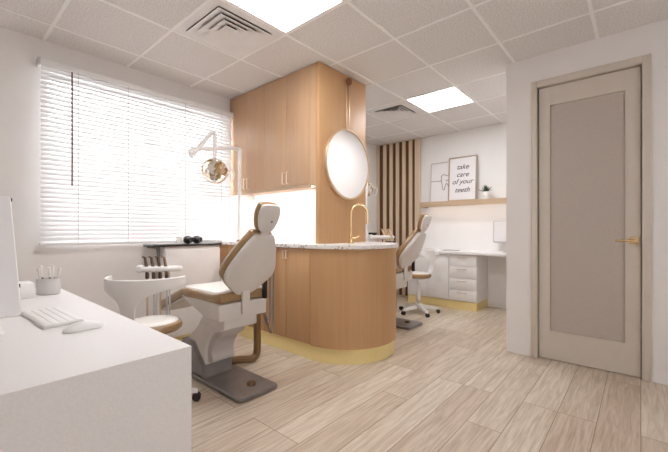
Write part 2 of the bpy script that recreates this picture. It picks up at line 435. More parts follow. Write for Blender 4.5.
vent(*VENTS[1], .19, 'square air vent in the ceiling beyond the round mirror')

# ------------------------------------------------------------------ wooden island with rounded end
CX, CY, CR = 2.59, 2.10, .465
def capsule(R, y1, n=28):
    pts = [Vector((CX - R, y1))]
    for k in range(n + 1):
        a = PI + PI * k / n; pts.append(Vector((CX + R * math.cos(a), CY + R * math.sin(a))))
    return pts + [Vector((CX + R, y1))]
isl = empty('sink_cabinet', (CX, CY, 0), 0, 'rounded oak base cabinet on a gold plinth under the terrazzo worktop', 'cabinet')
isl_fr = lambda a, b, c: Vector((a - CX, b - CY, c))
body = capsule(CR, YW - .01)
# straight left side steps in behind the doors
body = [Vector((CX - CR + .016, YW - .01)), Vector((CX - CR + .016, CY + .012)), Vector((CX - CR, CY + .012))] + body[1:]
MB().prism(body, isl_fr, .125, .943).build('carcass', OAK, isl)
MB().prism(capsule(CR - .014, YW - .01), isl_fr, 0, .125).build('plinth', GOLD, isl)
isl.children[1]['label'] = 'brushed gold plinth'
ys = [2.118, 2.425, 2.732, 3.039, 3.346]
for k in range(4):
    a, b = ys[k] + .003, ys[k + 1] - .003
    dr = MB().box(CX - CR - CX, CX - CR + .0158 - CX, a - CY, b - CY, .13, .938, .0012).build('door', OAK, isl)
    hy = (b - .016 if k % 2 == 0 else a + .016) - CY
    x = -CR
    hh = MB().tube([(x, hy, .915), (x - .018, hy, .915), (x - .018, hy, .845), (x, hy, .845)], .005, 8)
    hh.build('handle', HANDLE, dr)
tag(MB().box(-CR, -CR + .0158, 3.349 - CY, YW - .012 - CY, .13, .938).build('filler_panel', OAK, isl))
wt = MB().prism(capsule(CR + .018, YW - .004), FZ, .943, .977, .003).build('worktop', TERR)
tag(wt, 'speckled white terrazzo worktop with a rounded end on the oak cabinet', 'worktop')

# partition, end panel, upper cabinets
struct(MB().box(2.60, 2.64, 2.19, YW, .9775, H - .001).build('wall_middle', WHITE), 'white backsplash partition over the worktop', 'wall')
tag(MB().box(2.27, 2.97, 2.148, 2.19, .9775, H - .005, .0015).build('end_panel', OAK), 'tall oak end panel rising from the worktop to the ceiling', 'panel')
def upper(ya, yb, label):
    o = empty('wall_cabinet', (2.27, ya, 1.50), 0, label, 'cabinet', 'oak cabinets over the lit niche')
    w_ = yb - ya
    MB().box(.02, .328, .0005, w_ - .0005, .02, 1.093).build('carcass', OAK_GLARE, o)
    m_ = w_ / 2
    for a, b, hy in ((.0015, m_ - .0015, m_ - .03), (m_ + .0015, w_ - .0015, m_ + .03)):
        dr = MB().box(0, .0195, a, b, .02, 1.093, .0012).build('door', OAK_GLARE, o)
        MB().tube([(0, hy, .045), (-.02, hy, .045), (-.02, hy, .155), (0, hy, .155)], .0065, 8).build('handle', HANDLE, dr)
    MB().box(.005, .03, .001, w_ - .001, -.012, .0195).build('valance', OAKH, o)
    MB().box(.06, .10, .03, w_ - .03, .006, .0195).build('added_led_strip', ADDED_LED, o)  # added strip, lights the backsplash below
    return o
uc = upper(2.27, 2.91, 'oak wall cabinet with a pair of doors beside the tall end panel')
MB().box(0, .328, -.0795, -.0005, 0, H - 1.506).build('filler_panel', OAK_GLARE, uc)
upper(2.912, 3.55, 'oak wall cabinet with a pair of doors next to the window')

# mirror
mi = empty('round_mirror', (2.662, 2.148, 1.73), 0, 'round gold framed mirror hung by a strap on the oak end panel', 'mirror')
R = .333
fm = MB(); ring = []
for i in range(72):
    a = 2 * PI * i / 72; d_ = Vector((math.cos(a), 0, math.sin(a)))
    ring.append([d_ * rr + Vector((0, yy, 0)) for rr, yy in ((R - .012, -.03), (R, -.032), (R + .006, -.026), (R + .006, -.001), (R - .012, -.001))])
ring.append(ring[0]); fm.rings(ring, False, False); fm.build('frame', BRASSPALE, mi)
MB().lathe([(R - .011, 0), (R - .011, .012)], (0, -.012, 0), (0, -1, 0), 72).build('glass', MIRROR, mi)
sm = MB()
for x in (-.022, .022): sm.box(x - .006, x + .006, -.014, -.009, R - .01, .80, .001)
sm.build('strap', BRASSPALE, mi)
MB().lathe([(.012, 0), (.012, .012), (.034, .016), (.036, .03), (.03, .04), (.001, .043)], (0, -.001, .80), (0, -1, 0), 24).build('peg', wood('peg_wood', (.20, .08, .04), (.27, .12, .06)), mi)

# faucet
fc = empty('faucet', (2.536, 2.0, .977), 0, 'tall gold gooseneck faucet on the terrazzo worktop below the mirror', 'faucet')
MB().lathe([(.026, 0), (.026, .008), (.019, .012), (.017, .07), (.013, .075)], (0, 0, 0), (0, 0, 1), 24).build('base', GOLDP, fc)
dx, dyy = .155 * .79, -.155 * .62
pts = [(0, 0, .06), (0, 0, .27)]
for k in range(1, 13):
    a = PI * k / 12; q = (1 - math.cos(a)) / 2
    pts.append((dx * q, dyy * q, .27 + .085 * math.sin(a)))
pts.append((dx, dyy, .20))
MB().tube(pts, .0105, 12).build('spout', GOLDP, fc)
MB().lathe([(.013, 0), (.013, .03)], (dx, dyy, .178), (0, 0, 1), 16).build('nozzle', GOLDP, fc)
MB().tube([(.01, -.012, .05), (.035, -.05, .056), (.045, -.066, .075)], [.008, .005], 10).build('lever', GOLDP, fc)

# ------------------------------------------------------------------ dental chairs
ch = empty('dental_chair', (1.42, 2.2, 0), 0, 'white dental chair with tan cushions in front of the window', 'dental chair', 'dental chairs')
# base plate and pedestal (local: x across, y towards the foot end)
MB().prism(rrect(-.135, .185, -.295, .62, .03), FZ, .002, .03, .006).build('base_plate', GREYMET, ch)
MB().prism([(.17, .03), (.62, .03), (.62, .10), (.50, .26), (.34, .26), (.185, .11)], FX, -.12, .12, .006).build('pedestal_block', GREYMET, ch)
foot = MB().lathe([(.03, 0), (.03, .012), (.024, .02), (.001, .022)], (.05, -.16, .03), (0, 0, 1), 20).build('foot_switch', BRONZE, ch)
arm_prof = [(.20, .105), (.36, .105), (.42, .16), (.47, .245), (.40, .31), (.30, .39), (.22, .46), (-.02, .46), (-.02, .40), (.06, .38), (.14, .33), (.185, .26), (.205, .19)]
MB().prism(c2(arm_prof, 4), FX, -.095, .10, .004).build('lift_arm', SHELL, ch)
MB().prism(c2([(.14, .14), (.26, .14), (.30, .25), (.20, .36), (.02, .41), (.02, .36), (.10, .31), (.15, .22)], 4), FX, -.07, .115, .004).build('inner_link', GREYL, ch)
MB().box(-.13, .14, -.11, .18, .425, .51, .012, 3).build('motor_housing', SHELL, ch)
MB().prism([(-.15, .505), (-.155, .612), (-.10, .622), (.36, .628), (.36, .61), (.30, .59), (.02, .505)], FX, -.192, .192, .006).build('seat_frame', SHELL, ch)
seat_prof = c2([(-.198, -.145), (-.10, -.155), (.10, -.155), (.198, -.145), (.203, .1), (.20, .33), (.0, .335), (-.20, .33), (-.203, .1)], 4)
MB().pillow(seat_prof, FZ, .62, .685, .02, 0, .006).build('seat_cushion', LEATHER, ch)
tag(MB().pillow([Vector((p.x * .93, (p.y - .09) * .93 + .09)) for p in seat_prof], FZ, .672, .694, .011, 0, .004).build('seat_pad', CREAM, ch), 'cream top of the seat')
# leg rest: slab falling away
al = math.atan2(-.20, .56)
frl = frame((0, .315, .625), (1, 0, 0), (0, math.cos(al), math.sin(al)))
leg = c2([(-.195, 0), (-.10, -.005), (.10, -.005), (.195, 0), (.19, .28), (.165, .56), (.12, .645), (0, .66), (-.12, .645), (-.165, .56), (-.19, .28)], 4)
MB().pillow(leg, frl, .0, .058, .022, 0, .006).build('leg_rest', LEATHER, ch)
MB().pillow([p * .86 + Vector((0, .02)) for p in leg], frl, -.022, .004, .012).build('leg_rest_shell', SHELL, ch)
# back rest, frame: a across, b up along recline, c towards the rear
rc = math.radians(31)
frb = frame((0, -.125, .685), (1, 0, 0), (0, -math.sin(rc), math.cos(rc)))    # c = A x B -> points to -y (rear) / down
bo = [(-.05, -.02), (.05, -.02), (.13, .045), (.19, .115), (.202, .165), (.186, .24), (.135, .36), (.088, .445), (.07, .463), (.0, .468), (-.07, .463), (-.088, .445), (-.135, .36), (-.186, .24), (-.202, .165), (-.19, .115), (-.13, .045)]
out = c2(bo, 4)
MB().pillow(out, frb, -.062, .0, .022, .004, 0).build('back_cushion', LEATHER, ch)
MB().pillow([Vector((p.x * .955, (p.y - .22) * .965 + .22)) for p in out], frb, -.004, .038, .012, 0, .014).build('back_shell', SHELL, ch)
MB().prism([(-.158, .53), (-.178, .53), (-.178, .70), (-.20, .80), (-.175, .80), (-.158, .72)], FX, -.03, .03, .003).build('back_strut', SHELL, ch)
# neck and headrest
rn = math.radians(20)
MB().prism([(-.034, -.06), (.034, -.06), (.028, .09), (-.028, .09)], frame((0, -.362, 1.085), (1, 0, 0), (0, -math.sin(rn), math.cos(rn))), .006, .024, .003).build('neck_bracket', SHELL, ch)
frh = frame((.0, -.366, 1.085), (1, 0, 0), (0, -math.sin(rn), math.cos(rn)))
ho = c2([(-.035, 0.005), (.035, .005), (.068, .045), (.084, .115), (.076, .17), (.06, .192), (.0, .198), (-.06, .192), (-.076, .17), (-.084, .115), (-.068, .045)], 4)
MB().pillow(ho, frh, -.045, .004, .02, .004, 0).build('headrest_cushion', LEATHER, ch)
hs = MB().pillow([Vector((p.x * .95, (p.y - .1) * .95 + .1)) for p in ho], frh, .0, .03, .01, 0, .01).build('headrest_shell', SHELL, ch)
MB().lathe([(.007, 0), (.007, .006), (.001, .008)], frh(.01, .085, .038), (0, -1, 0), 12).build('knob', GREYMET, hs)
# hinge lever on the right and the bent tube on the floor
MB().box(.138, .162, -.20, -.166, .615, .77, .005, 2).build('hinge_lever', BLACK, ch)
MB().tube([(.10, .28, .06), (.22, .26, .052), (.33, .235, .036), (.375, .225, .055), (.385, .22, .11), (.385, .22, .30), (.385, .22, .56)], .030, 14, 4).build('side_tube', BRONZE, ch)
MB().tube([(.19, .16, .56), (.385, .22, .56), (.46, .25, .58)], .012, 10, 3).build('side_arm', SHELL, ch)
ch2 = copy_tree(ch); ch2.location = (3.59, 2.2, 0)
ch2['label'] = 'white dental chair with tan cushions half hidden behind the rounded cabinet'

# suction hoses hanging between island and chair
hz = empty('suction_hose', (2.095, 2.6, 0), 0, 'grey suction hose hanging in a loop between chair and oak cabinet', 'hose')
def hose(pts, r): return MB().tube([Vector(p) - Vector((2.1, 2.6, 0)) for p in pts], r, 8, 8)
hose([(2.108, 2.60, .925), (2.09, 2.597, .80), (2.085, 2.595, .45), (2.06, 2.57, .30), (2.00, 2.52, .255), (1.93, 2.46, .32), (1.885, 2.44, .45), (1.88, 2.44, .565)], .011).build('hose', GREYRUB, hz)
hose([(2.110, 2.56, .925), (2.10, 2.56, .80), (2.095, 2.56, .42), (2.08, 2.545, .25), (2.03, 2.51, .18), (1.97, 2.47, .24), (1.90, 2.42, .36), (1.83, 2.40, .42)], .008).build('hose', GREYRUB, hz)
MB().box(-.01, .025, -.055, .015, .90, .94, .004).build('wall_clip', GREYL, hz)

# ------------------------------------------------------------------ instrument stands
def stand(x, y, rz, z, label, dish):
    o = empty('instrument_stand', (x, y, 0), rz, label, 'instrument stand', 'dental instrument stands')
    MB().lathe([(.15, 0), (.15, .012), (.13, .02), (.03, .028), (.016, .05), (.014, z - .03)], (0, 0, 0), (0, 0, 1), 28).build('pole', PLASTIC, o)
    tr = c2([(-.115, -.045), (-.07, -.06), (.04, -.06), (.10, -.04), (.165, .02), (.10, .05), (0, .06), (-.09, .055), (-.12, .03)], 5)
    MB().pillow(tr, FZ, z - .03, z + .01, .014, .0, 0).build('tray', PLASTIC, o)
    MB().lathe([(.02, -.03), (.026, -.02), (.028, .0), (.026, .02), (.02, .03)], (-.115, -.03, z - .005), (0, 1, 0), 16).build('tray_handle', PLASTIC, o)
    for k in range(4):
        xx = (.05 + .026 * k) if dish else (-.06 + .045 * k)
        hp = MB().tube([(xx, -.05, z - .055), (xx - .012, -.03, z), (xx - .035, .0, z + .075)], [.014, .009], 10, 3)
        hp.tube([(xx - .035, 0, z + .075), (xx - .05, -.012, z + .082)], .005, 8)
        h_ = hp.build('handpiece', BRASSPALE if dish else (DARKBROWN if k < 3 else BRONZE), o)
        MB().tube([(xx, -.052, z - .05), (xx + .004, -.06, z - .12), (xx + .004, -.06, z - .30), (xx + .002, -.05, z - .40), (xx - .01, -.012, z - .43), (xx - .012, .004, z - .38)], .0065, 8, 5).build('hose', GREYL if k % 2 else BRASSPALE, h_)
        MB().lathe([(.012, 0), (.014, .02), (.009, .03)], (xx, -.052, z - .075), (0, 0, 1), 12).build('holder_clip', DARKBROWN, h_)
    MB().tube([(.10, -.075, z - .01), (.105, -.085, z - .1), (.105, -.085, z - .34), (.09, -.05, z - .37)], .006, 8, 4).build('air_hose', GREYL, o)
    return o
stand(1.13, 2.72, math.radians(-41), .82, 'white instrument tray with dark handpieces and hanging hoses beside the dental chair near the window', 0)
stand(3.25, 2.15, math.radians(-41), 1.03, 'white instrument tray raised behind the far end of the terrazzo worktop', 1)
bd = MB().lathe([(.026, 0), (.042, .006), (.052, .028), (.048, .03), (.038, .012), (.001, .01)], (0, 0, 0), (0, 0, 1), 28).build('dish', DARKTOP)
bd.location = (3.183, 2.207, 1.0425); tag(bd, 'dark round dish on the raised white instrument tray behind the worktop', 'dish')

# ------------------------------------------------------------------ stools
def make_stool():
    o = empty('dentist_stool', (0, 0, 0), 0, 'white dentist stool with curved back band beside the white desk', 'stool', 'dentist stools')
    sb = MB(); sb.lathe([(.045, .075), (.045, .115), (.03, .13), (.03, .16)], (0, 0, 0), (0, 0, 1), 20)
    for k in range(5):
        a = 2 * PI * k / 5 + .25; d_ = Vector((math.cos(a), math.sin(a), 0)); n_ = Vector((-d_.y, d_.x, 0))
        sb.rings([[d_ * r + n_ * w_ + Vector((0, 0, z)) for w_, z in ((-hw_, zz), (hw_, zz), (hw_ * .7, zz + hh_), (-hw_ * .7, zz + hh_))]
                  for r, hw_, zz, hh_ in ((.02, .026, .075, .05), (.14, .022, .062, .036), (.262, .017, .056, .02))])
    sb.build('star_base', PLASTIC, o)
    for k in range(5):
        a = 2 * PI * k / 5 + .25; d_ = Vector((math.cos(a), math.sin(a), 0)); n_ = Vector((-d_.y, d_.x, 0))
        c = d_ * .258
        cs = MB()
        for s_ in (-1, 1):
            cs.lathe([(.012, 0), (.025, .001), (.027, .006), (.025, .015), (.012, .017)], c + n_ * (s_ * .004) + Vector((0, 0, .0275)), n_ * s_, 18)
        cc = cs.build('castor', BLACK, o)
        MB().lathe([(.008, 0), (.008, .02)], c + Vector((0, 0, .045)), (0, 0, 1), 10).build('castor_stem', PLASTIC, cc)
    MB().lathe([(.03, .15), (.03, .30), (.021, .305), (.021, .455)], (0, 0, 0), (0, 0, 1), 20).build('gas_column', PLASTIC, o)
    MB().lathe([(.03, .44), (.10, .452), (.15, .468), (.155, .475)], (0, 0, 0), (0, 0, 1), 36).build('seat_pan', PLASTIC, o)
    MB().lathe([(.13, .472), (.155, .474), (.168, .485), (.172, .50), (.166, .518), (.15, .527), (.11, .530), (.05, .531), (.001, .531)], (0, 0, 0), (0, 0, 1), 40).build('seat', LEATHER, o)
    tag(MB().lathe([(.10, .522), (.140, .523), (.148, .528), (.14, .534), (.08, .538), (.001, .539)], (0, 0, 0), (0, 0, 1), 40).build('seat_pad', CREAM, o), 'cream top of the seat')
    # curved back: flared stem rising from the rear, into a band (local rear = -y)
    bk = MB(); RO = .232; T = .014; YO = .045
    nseg = 40; A = math.radians(86)
    def hw_at(z):   # half angle of the shell at height z
        t_ = (z - .45) / (.775 - .45)
        return .16 + (A - .16) * max(0, t_) ** 10
    zs = [.45, .50, .55, .60, .64, .67, .69, .705, .72, .735, .748, .76, .768, .775]
    outer, inner = [], []
    for z in zs + [.79, .815]:
        ha = hw_at(z) if z <= .775 else A
        rr = RO - .09 * max(0, (.60 - z) / .15) ** 1.2 if z < .60 else RO
        outer.append([Vector((rr * math.sin(ha * (2 * i / nseg - 1)), -YO - rr * math.cos(ha * (2 * i / nseg - 1)), z)) for i in range(nseg + 1)])
        r2 = rr - T
        inner.append([Vector((r2 * math.sin(ha * (2 * i / nseg - 1)), -YO - r2 * math.cos(ha * (2 * i / nseg - 1)), z)) for i in range(nseg + 1)])
    loops = [o_ + list(reversed(i_)) for o_, i_ in zip(outer, inner)]
    bk.rings(loops)
    bk.build('back_support', PLASTIC, o)
    rim = MB().tube([((RO - T / 2) * math.sin(A * (2 * i / 30 - 1)), -YO - (RO - T / 2) * math.cos(A * (2 * i / 30 - 1)), .815) for i in range(31)], .0078, 10)
    rim.build('back_rim', PLASTIC, o)
    MB().box(-.025, .025, -.20, -.06, .444, .456, .003).build('back_bracket', PLASTIC, o)
    return o
st = make_stool(); st.location = (.925, 2.31, 0); st.rotation_euler.z = math.atan2(-.655, -.756) + PI / 2
st2 = copy_tree(st); st2.location = (4.27, 2.23, 0); st2.rotation_euler.z = math.atan2(-.05, .19) + PI / 2
st2['label'] = 'white dentist stool with tan seat in front of the white drawer unit'

# ------------------------------------------------------------------ examination lamps
def lamp(base, foot_z, dirx, label):
    """dirx: horizontal unit direction of the arm"""
    o = empty('examination_lamp', base, 0, label, 'lamp', 'dental examination lamps')
    D = Vector((dirx[0], dirx[1], 0)).normalized(); ph = 1.96 - base[2]
    MB().lathe([(.035, 0), (.035, .008), (.02, .014), (.02, .02)], (0, 0, 0), (0, 0, 1), 20).build('foot', DARKBROWN, o)
    MB().lathe([(.026, .02), (.026, foot_z), (.021, foot_z + .004), (.020, ph)], (0, 0, 0), (0, 0, 1), 18).build('pole', PLASTIC, o)
    E = D * .50 + Vector((0, 0, ph - .075))
    MB().tube([(0, 0, ph), D * .06 + Vector((0, 0, ph + .003)), E], .018, 12).build('swing_arm', PLASTIC, o)
    el = MB().lathe([(.02, -.02), (.022, 0), (.02, .02)], E, (0, 0, 1), 16)
    E2 = E + D * .02 + Vector((0, 0, -.075))
    el.tube([E, E + D * .03 + Vector((0, 0, -.03)), E2], .02, 10, 3)
    el.build('elbow', PLASTIC, o)
    T_ = E + D * -.20 + Vector((0, 0, .215))
    MB().tube([E2, T_], .021, 12).build('lift_arm', PLASTIC, o)
    Hh = T_ + D * -.02 + Vector((0, 0, -.275))
    MB().tube([T_, T_ + D * -.022 + Vector((0, 0, -.03)), Hh], .019, 12).build('drop_arm', PLASTIC, o)
    c = Hh + Vector((0, 0, -.13)); ax = Vector((-.62, -.66, -.42)).normalized()
    r_ = .128
    prof = [(.001, -r_ * .98)]
    for k in range(1, 9):
        a = PI / 2 * k / 8; prof.append((r_ * math.sin(a), -r_ * math.cos(a) * .98))
    dome = []
    for k in range(6, -1, -1):
        a = PI / 2 * k / 6; dome.append(((r_ - .010) * math.sin(a), .008 + .07 * math.cos(a)))
    hd_ = MB().lathe(prof + [(r_ + .004, -.004), (r_ + .004, .006), (r_ - .006, .010)] + dome, c, ax, 14)
    head = hd_.build('reflector_head', REFL, o, 12)
    tag(head, 'faceted gold and chrome reflector')
    MB().lathe([(.02, -.01), (.026, .0), (.022, .012), (.001, .015)], c + ax * .075, ax, 18).build('bulb_cover', CHROME, o)
    U = Vector((0, 0, 1)).cross(ax).normalized()
    side = c + U * (r_ + .004)
    MB().tube([side, side + U * .03 + Vector((0, 0, .02)), side + U * .055 + Vector((0, 0, .0)), side + U * .05 + Vector((0, 0, -.07)), side + U * .025 + Vector((0, 0, -.09))], .007, 8, 4).build('handle', PLASTIC, o)
    MB().tube([Hh, Hh + Vector((0, 0, -.03)) - ax * .04, c - ax * (r_ * .9)], .012, 10, 3).build('yoke', PLASTIC, o)
    return o
def refl_mat():
    m = mat('gold_reflector', (.8, .6, .3), .09, 1)
    tc = N(m, 'ShaderNodeTexCoord'); v = N(m, 'ShaderNodeTexVoronoi'); v.inputs['Scale'].default_value = 22
    L(m, tc.outputs['Object'], v.inputs['Vector'])
    cr = N(m, 'ShaderNodeValToRGB'); e = cr.color_ramp.elements
    e[0].color = (.60, .42, .20, 1); e[1].color = (.97, .93, .88, 1); e[0].position = .15; e[1].position = .6
    sp = N(m, 'ShaderNodeSeparateColor'); L(m, v.outputs['Color'], sp.inputs['Color']); L(m, sp.outputs[0], cr.inputs['Fac'])
    L(m, cr.outputs['Color'], P(m).inputs['Base Color'])
    bp = N(m, 'ShaderNodeBump'); bp.inputs['Strength'].default_value = .5; bp.inputs['Distance'].default_value = .02
    L(m, v.outputs['Distance'], bp.inputs['Height']); L(m, bp.outputs['Normal'], P(m).inputs['Normal'])
    return m
REFL = refl_mat()
lamp((2.185, 3.235, .977), .17, (-.86, .07), 'white jointed lamp with gold reflector standing on the worktop before the window')
lamp((3.93, 2.835, 0), 1.1, (.75, .65), 'white jointed lamp with gold reflector showing past the edge of the oak end panel')

# ------------------------------------------------------------------ narrow cabinet below the window
sc_ = empty('side_cabinet', (1.72, 3.45, 0), 0, 'narrow white cabinet with a thin dark top below the window', 'cabinet')
MB().box(-.26, .31, -.075, .10, .07, .942, .003).build('carcass', WHITE, sc_)
MB().box(-.25, .30, -.06, .10, 0, .07).build('plinth', GOLD, sc_)
MB().box(-.257, .307, -.09, -.0755, .08, .905, .002).build('front_panel', WHITE, sc_)
MB().box(-.385, .32, -.10, .10, .942, .962, .003).build('top', DARKTOP, sc_)
MB().prism([(-.37, .942), (-.26, .942), (-.26, .80), (-.275, .80), (-.285, .92), (-.37, .93)], lambda a, b, c: Vector((a, c, b)), .03, .05).build('bracket', GREYMET, sc_)
lp = empty('binocular_loupes', (1.755, 3.40, .9623), .15, 'black binocular loupes standing on the dark cabinet top', 'loupes')
for s_ in (-1, 1):
    MB().lathe([(.024, -.045), (.038, -.04), (.040, -.01), (.030, .0), (.030, .03), (.024, .04), (.001, .036)], (s_ * .052, 0, .0405), (0, -1, .0), 22).build('barrel', BLACK, lp)
MB().tube([(-.05, 0, .045), (0, .01, .055), (.05, 0, .045)], .012, 10, 4).build('bridge', BLACK, lp)
cp = MB().lathe([(.022, 0), (.026, .004), (.029, .07), (.026, .07), (.023, .008), (.001, .008)], (0, 0, 0), (0, 0, 1), 22).build('cup', PLASTIC)
cp.location = (1.615, 3.41, .9623); tag(cp, 'small white cup left of the black loupes', 'cup')
tr_ = MB().pillow(rrect(-.10, .10, -.045, .045, .03), FZ, 0, .012, .006).build('tray', GREYL)
tr_.location = (1.475, 3.42, .9623); tag(tr_, 'low light grey tray at the left end of the dark cabinet top', 'tray')

# ------------------------------------------------------------------ reception desk in the foreground
dk = empty('desk', (.15, 1.9, 0), 0, 'large white desk in the near left foreground', 'desk')
dx0, dx1, dy0_, dy1_ = -.25 - .15, .522 - .15, 1.024 - 1.9, 2.79 - 1.9
MB().box(dx0, dx1, dy0_, dy1_, .715, .75).build('top', DESKW, dk)
MB().box(dx0, dx1, dy0_, dy0_ + .035, 0, .715).build('end_panel', DESKW, dk)
MB().box(dx0, dx1, dy1_ - .035, dy1_, 0, .715).build('end_panel', DESKW, dk)
MB().box(dx0 + .02, dx0 + .04, dy0_ + .035, dy1_ - .035, .1, .7148).build('modesty_panel', DESKW, dk)
mo = empty('computer_monitor', (-.09, 1.70, .75), 0, 'white computer monitor at the left edge of the near desk', 'monitor')
q0, q1 = Vector((.20 + .09, 1.51 - 1.70, .075)), Vector((.188 + .09, 1.643 - 1.70, .4675))
frm = frame(q0, (-1, 0, 0), q1 - q0)             # c runs away from the camera
MB().prism(rrect(0, .58, 0, .414, .010), frm, .002, .022, .003).build('housing', PLASTIC, mo)
tag(MB().prism(rrect(.003, .577, .003, .411, .008), frm, .0, .0025).build('screen', PAPER, mo), 'plain white screen')
bt = MB()
for b in (.10, .405): bt.box(-.002, .004, -.004, .004, -.006, .006, .001, 1, Matrix.Translation(frm(0, b, .012)))
bt.build('button', BLACK, mo)
MB().prism([(-.075, .0), (-.055, .0), (.05, .20), (.05, .24), (.03, .24), (-.075, .03)], FX, -.05, .05, .003).build('neck', GREYL, mo)
MB().prism(rrect(-.24, .26, -.10, .11, .02), FZ, 0, .008, .002).build('foot', PLASTIC, mo)
kb = empty('keyboard', (.322, 1.765, .75), math.radians(2), 'slim white keyboard on the desk in front of the monitor', 'keyboard')
MB().prism(rrect(-.062, .062, -.178, .178, .008), FZ, 0, .012, .002).build('body', PLASTIC, kb)
km = MB()
for i in range(5):
    for j in range(14):
        x = -.047 + i * .0235; y = -.158 + j * .0243
        km.box(x - .0102, x + .0102, y - .0106, y + .0106, .0118, .0138, .001, 1)
km.build('keys', PLASTIC, kb)
ms = empty('computer_mouse', (.362, 1.488, .75), math.radians(8), 'low white computer mouse near the edge of the desk', 'mouse')
mm = MB(); rr = []
for i in range(13):
    t_ = i / 12; x = -.062 + .124 * t_
    wv = .030 * math.sqrt(max(.02, 1 - (2 * t_ - 1) ** 4)); hv = .004 + .024 * math.sin(PI * min(1, t_ * .92 + .06)) ** .8
    rr.append([Vector((x, wv * math.cos(a), .001 + hv * max(0, math.sin(a)))) for a in [PI * k / 12 for k in range(13)]])
mm.rings(rr); mm.build('shell', PLASTIC, ms)
cup = empty('pen_cup', (.432, 2.44, .75), 0, 'ribbed light grey oval cup holding pens on the desk', 'cup')
cm_ = MB(); rr = []
def ov(a_, b_, z, rib=0): return [Vector((a_ * math.cos(2 * PI * i / 64) * (1 + rib * (i % 2)), b_ * math.sin(2 * PI * i / 64) * (1 + rib * (i % 2)), z)) for i in range(64)]
cm_.rings([ov(.050, .036, 0), ov(.055, .040, .004, -.03), ov(.058, .043, .083, -.03), ov(.057, .042, .087), ov(.053, .038, .087), ov(.050, .035, .01)])
cup.rotation_euler.z = math.radians(-41)
cm_.build('body', mat('cup_grey', (.68, .65, .64), .5), cup)
for i, (px_, py_, lx, ly) in enumerate([(-.034, .004, -.016, .0), (-.018, -.012, -.004, -.01), (.004, .01, .006, .012), (.014, -.01, .004, -.012), (.034, .004, .016, .004)]):
    p = empty('pen', (.432, 2.44, .7605), math.radians(-41), ['white topped pen at the left rim of the grey cup', 'white pen second from the left in the grey cup', 'white pen in the middle of the grey cup', 'white pen second from the right in the grey cup', 'white pen leaning at the right rim of the grey cup'][i], 'pen', 'pens in the grey cup')
    MB().tube([(px_ * .8, py_ * .8, .003), (px_ + lx * .6, py_ + ly * .6, .085)], .005, 10).build('barrel', GREYMET if i in (1, 3) else PENW, p)
    top_ = .13 + .006 * ((i * 7) % 4)
    MB().tube([(px_ + lx * .6, py_ + ly * .6, .0845), (px_ + lx * .9, py_ + ly * .9, .11), (px_ + lx * 1.15, py_ + ly * 1.15, top_)], [.006, .0075], 10).build('cap', PENW, p)
bx = MB().box(-.06, .06, -.06, .06, 0, .078, .004).build('box', PLASTIC); bx.location = (.30, 2.42, .75)
tag(bx, 'small plain white box on the desk between monitor and pen cup', 'box')

# ------------------------------------------------------------------ back wall: desk run, shelf, slats
XF = 4.82
dw = empty('drawer_unit', (XF, 1.66, 0), 0, 'white unit of four drawers on a gold plinth under the far worktop', 'drawer unit')
MB().box(.018, XB - XF - .004, 0, .385, .115, .762, .001).build('carcass', WHITE, dw)
MB().box(.008, XB - XF - .004, .004, .385, 0, .115).build('plinth', GOLD, dw)
zt = [.755, .595, .43, .27, .12]
for k in range(4):
    q = MB().box(0, .018, .002, .383, zt[k + 1] + .003, zt[k] - .002, .0012).build('drawer', WHITE, dw)
    z = zt[k] - .035
    MB().tube([(0, .13, z), (-.018, .13, z), (-.018, .26, z), (0, .26, z)], .0045, 8).build('handle', BRASSPALE, q)
bc = empty('base_cabinet', (XF, 2.047, 0), 0, 'white base cabinet with plain doors left of the four drawers', 'cabinet')
MB().box(.018, XB - XF - .004, 0, .65, .115, .762, .001).build('carcass', WHITE, bc)
MB().box(.008, XB - XF - .004, 0, .65, 0, .115).build('plinth', GOLD, bc)
for a, b in ((.002, .324), (.326, .648)):
    MB().box(0, .018, a, b, .123, .753, .0012).build('door', WHITE, bc)
tag(MB().box(4.79, XB - .002, YC + .002, 2.698, .763, .80, .002).build('worktop', WHITE), 'long white worktop along the far wall over the drawers', 'worktop')
shf = tag(MB().box(5.05, XB - .001, YC + .002, 2.615, 1.492, 1.53).box(5.05, 5.08, YC + .002, 2.615, 1.455, 1.4919).box(5.081, XB - .001, 2.585, 2.615, 1.455, 1.4919).build('wall_shelf', OAKH), 'thick pale oak shelf on the far wall above the white worktop', 'shelf')
MB().box(5.084, 5.104, YC + .05, 2.58, 1.484, 1.4918).build('added_led_strip', ADDED_LEDS, shf)  # added strip hidden by the front lip, brightens the far wall
mo2 = empty('computer_monitor', (5.12, 1.29, .80), 0, 'white monitor on the far worktop partly hidden by the wall corner', 'monitor')
frm2 = frame((0, .25, .13), (0, -1, 0), (0, 0, 1))
MB().prism(rrect(0, .50, 0, .30, .01), frm2, -.02, 0, .003).build('housing', GREYL, mo2)
MB().prism(rrect(.012, .488, .012, .288, .004), frm2, 0, .002).build('screen', PAPER, mo2)
MB().box(.018, .034, -.03, .03, 0.008, .22, .004).build('neck', GREYL, mo2)
MB().box(-.08, .09, -.10, .10, 0, .008, .002).build('foot', GREYL, mo2)
nb = MB().box(-.07, .07, -.10, .10, 0, .014, .002).build('notebook', GREYL); nb.location = (4.98, 2.08, .8003); tag(nb, 'thin grey notebook lying on the far white worktop', 'notebook')
nb2 = MB().box(-.06, .06, -.08, .08, 0, .03, .003).build('box', PLASTIC); nb2.location = (5.05, 2.42, .8003); tag(nb2, 'low white box on the far worktop behind the stool', 'box')

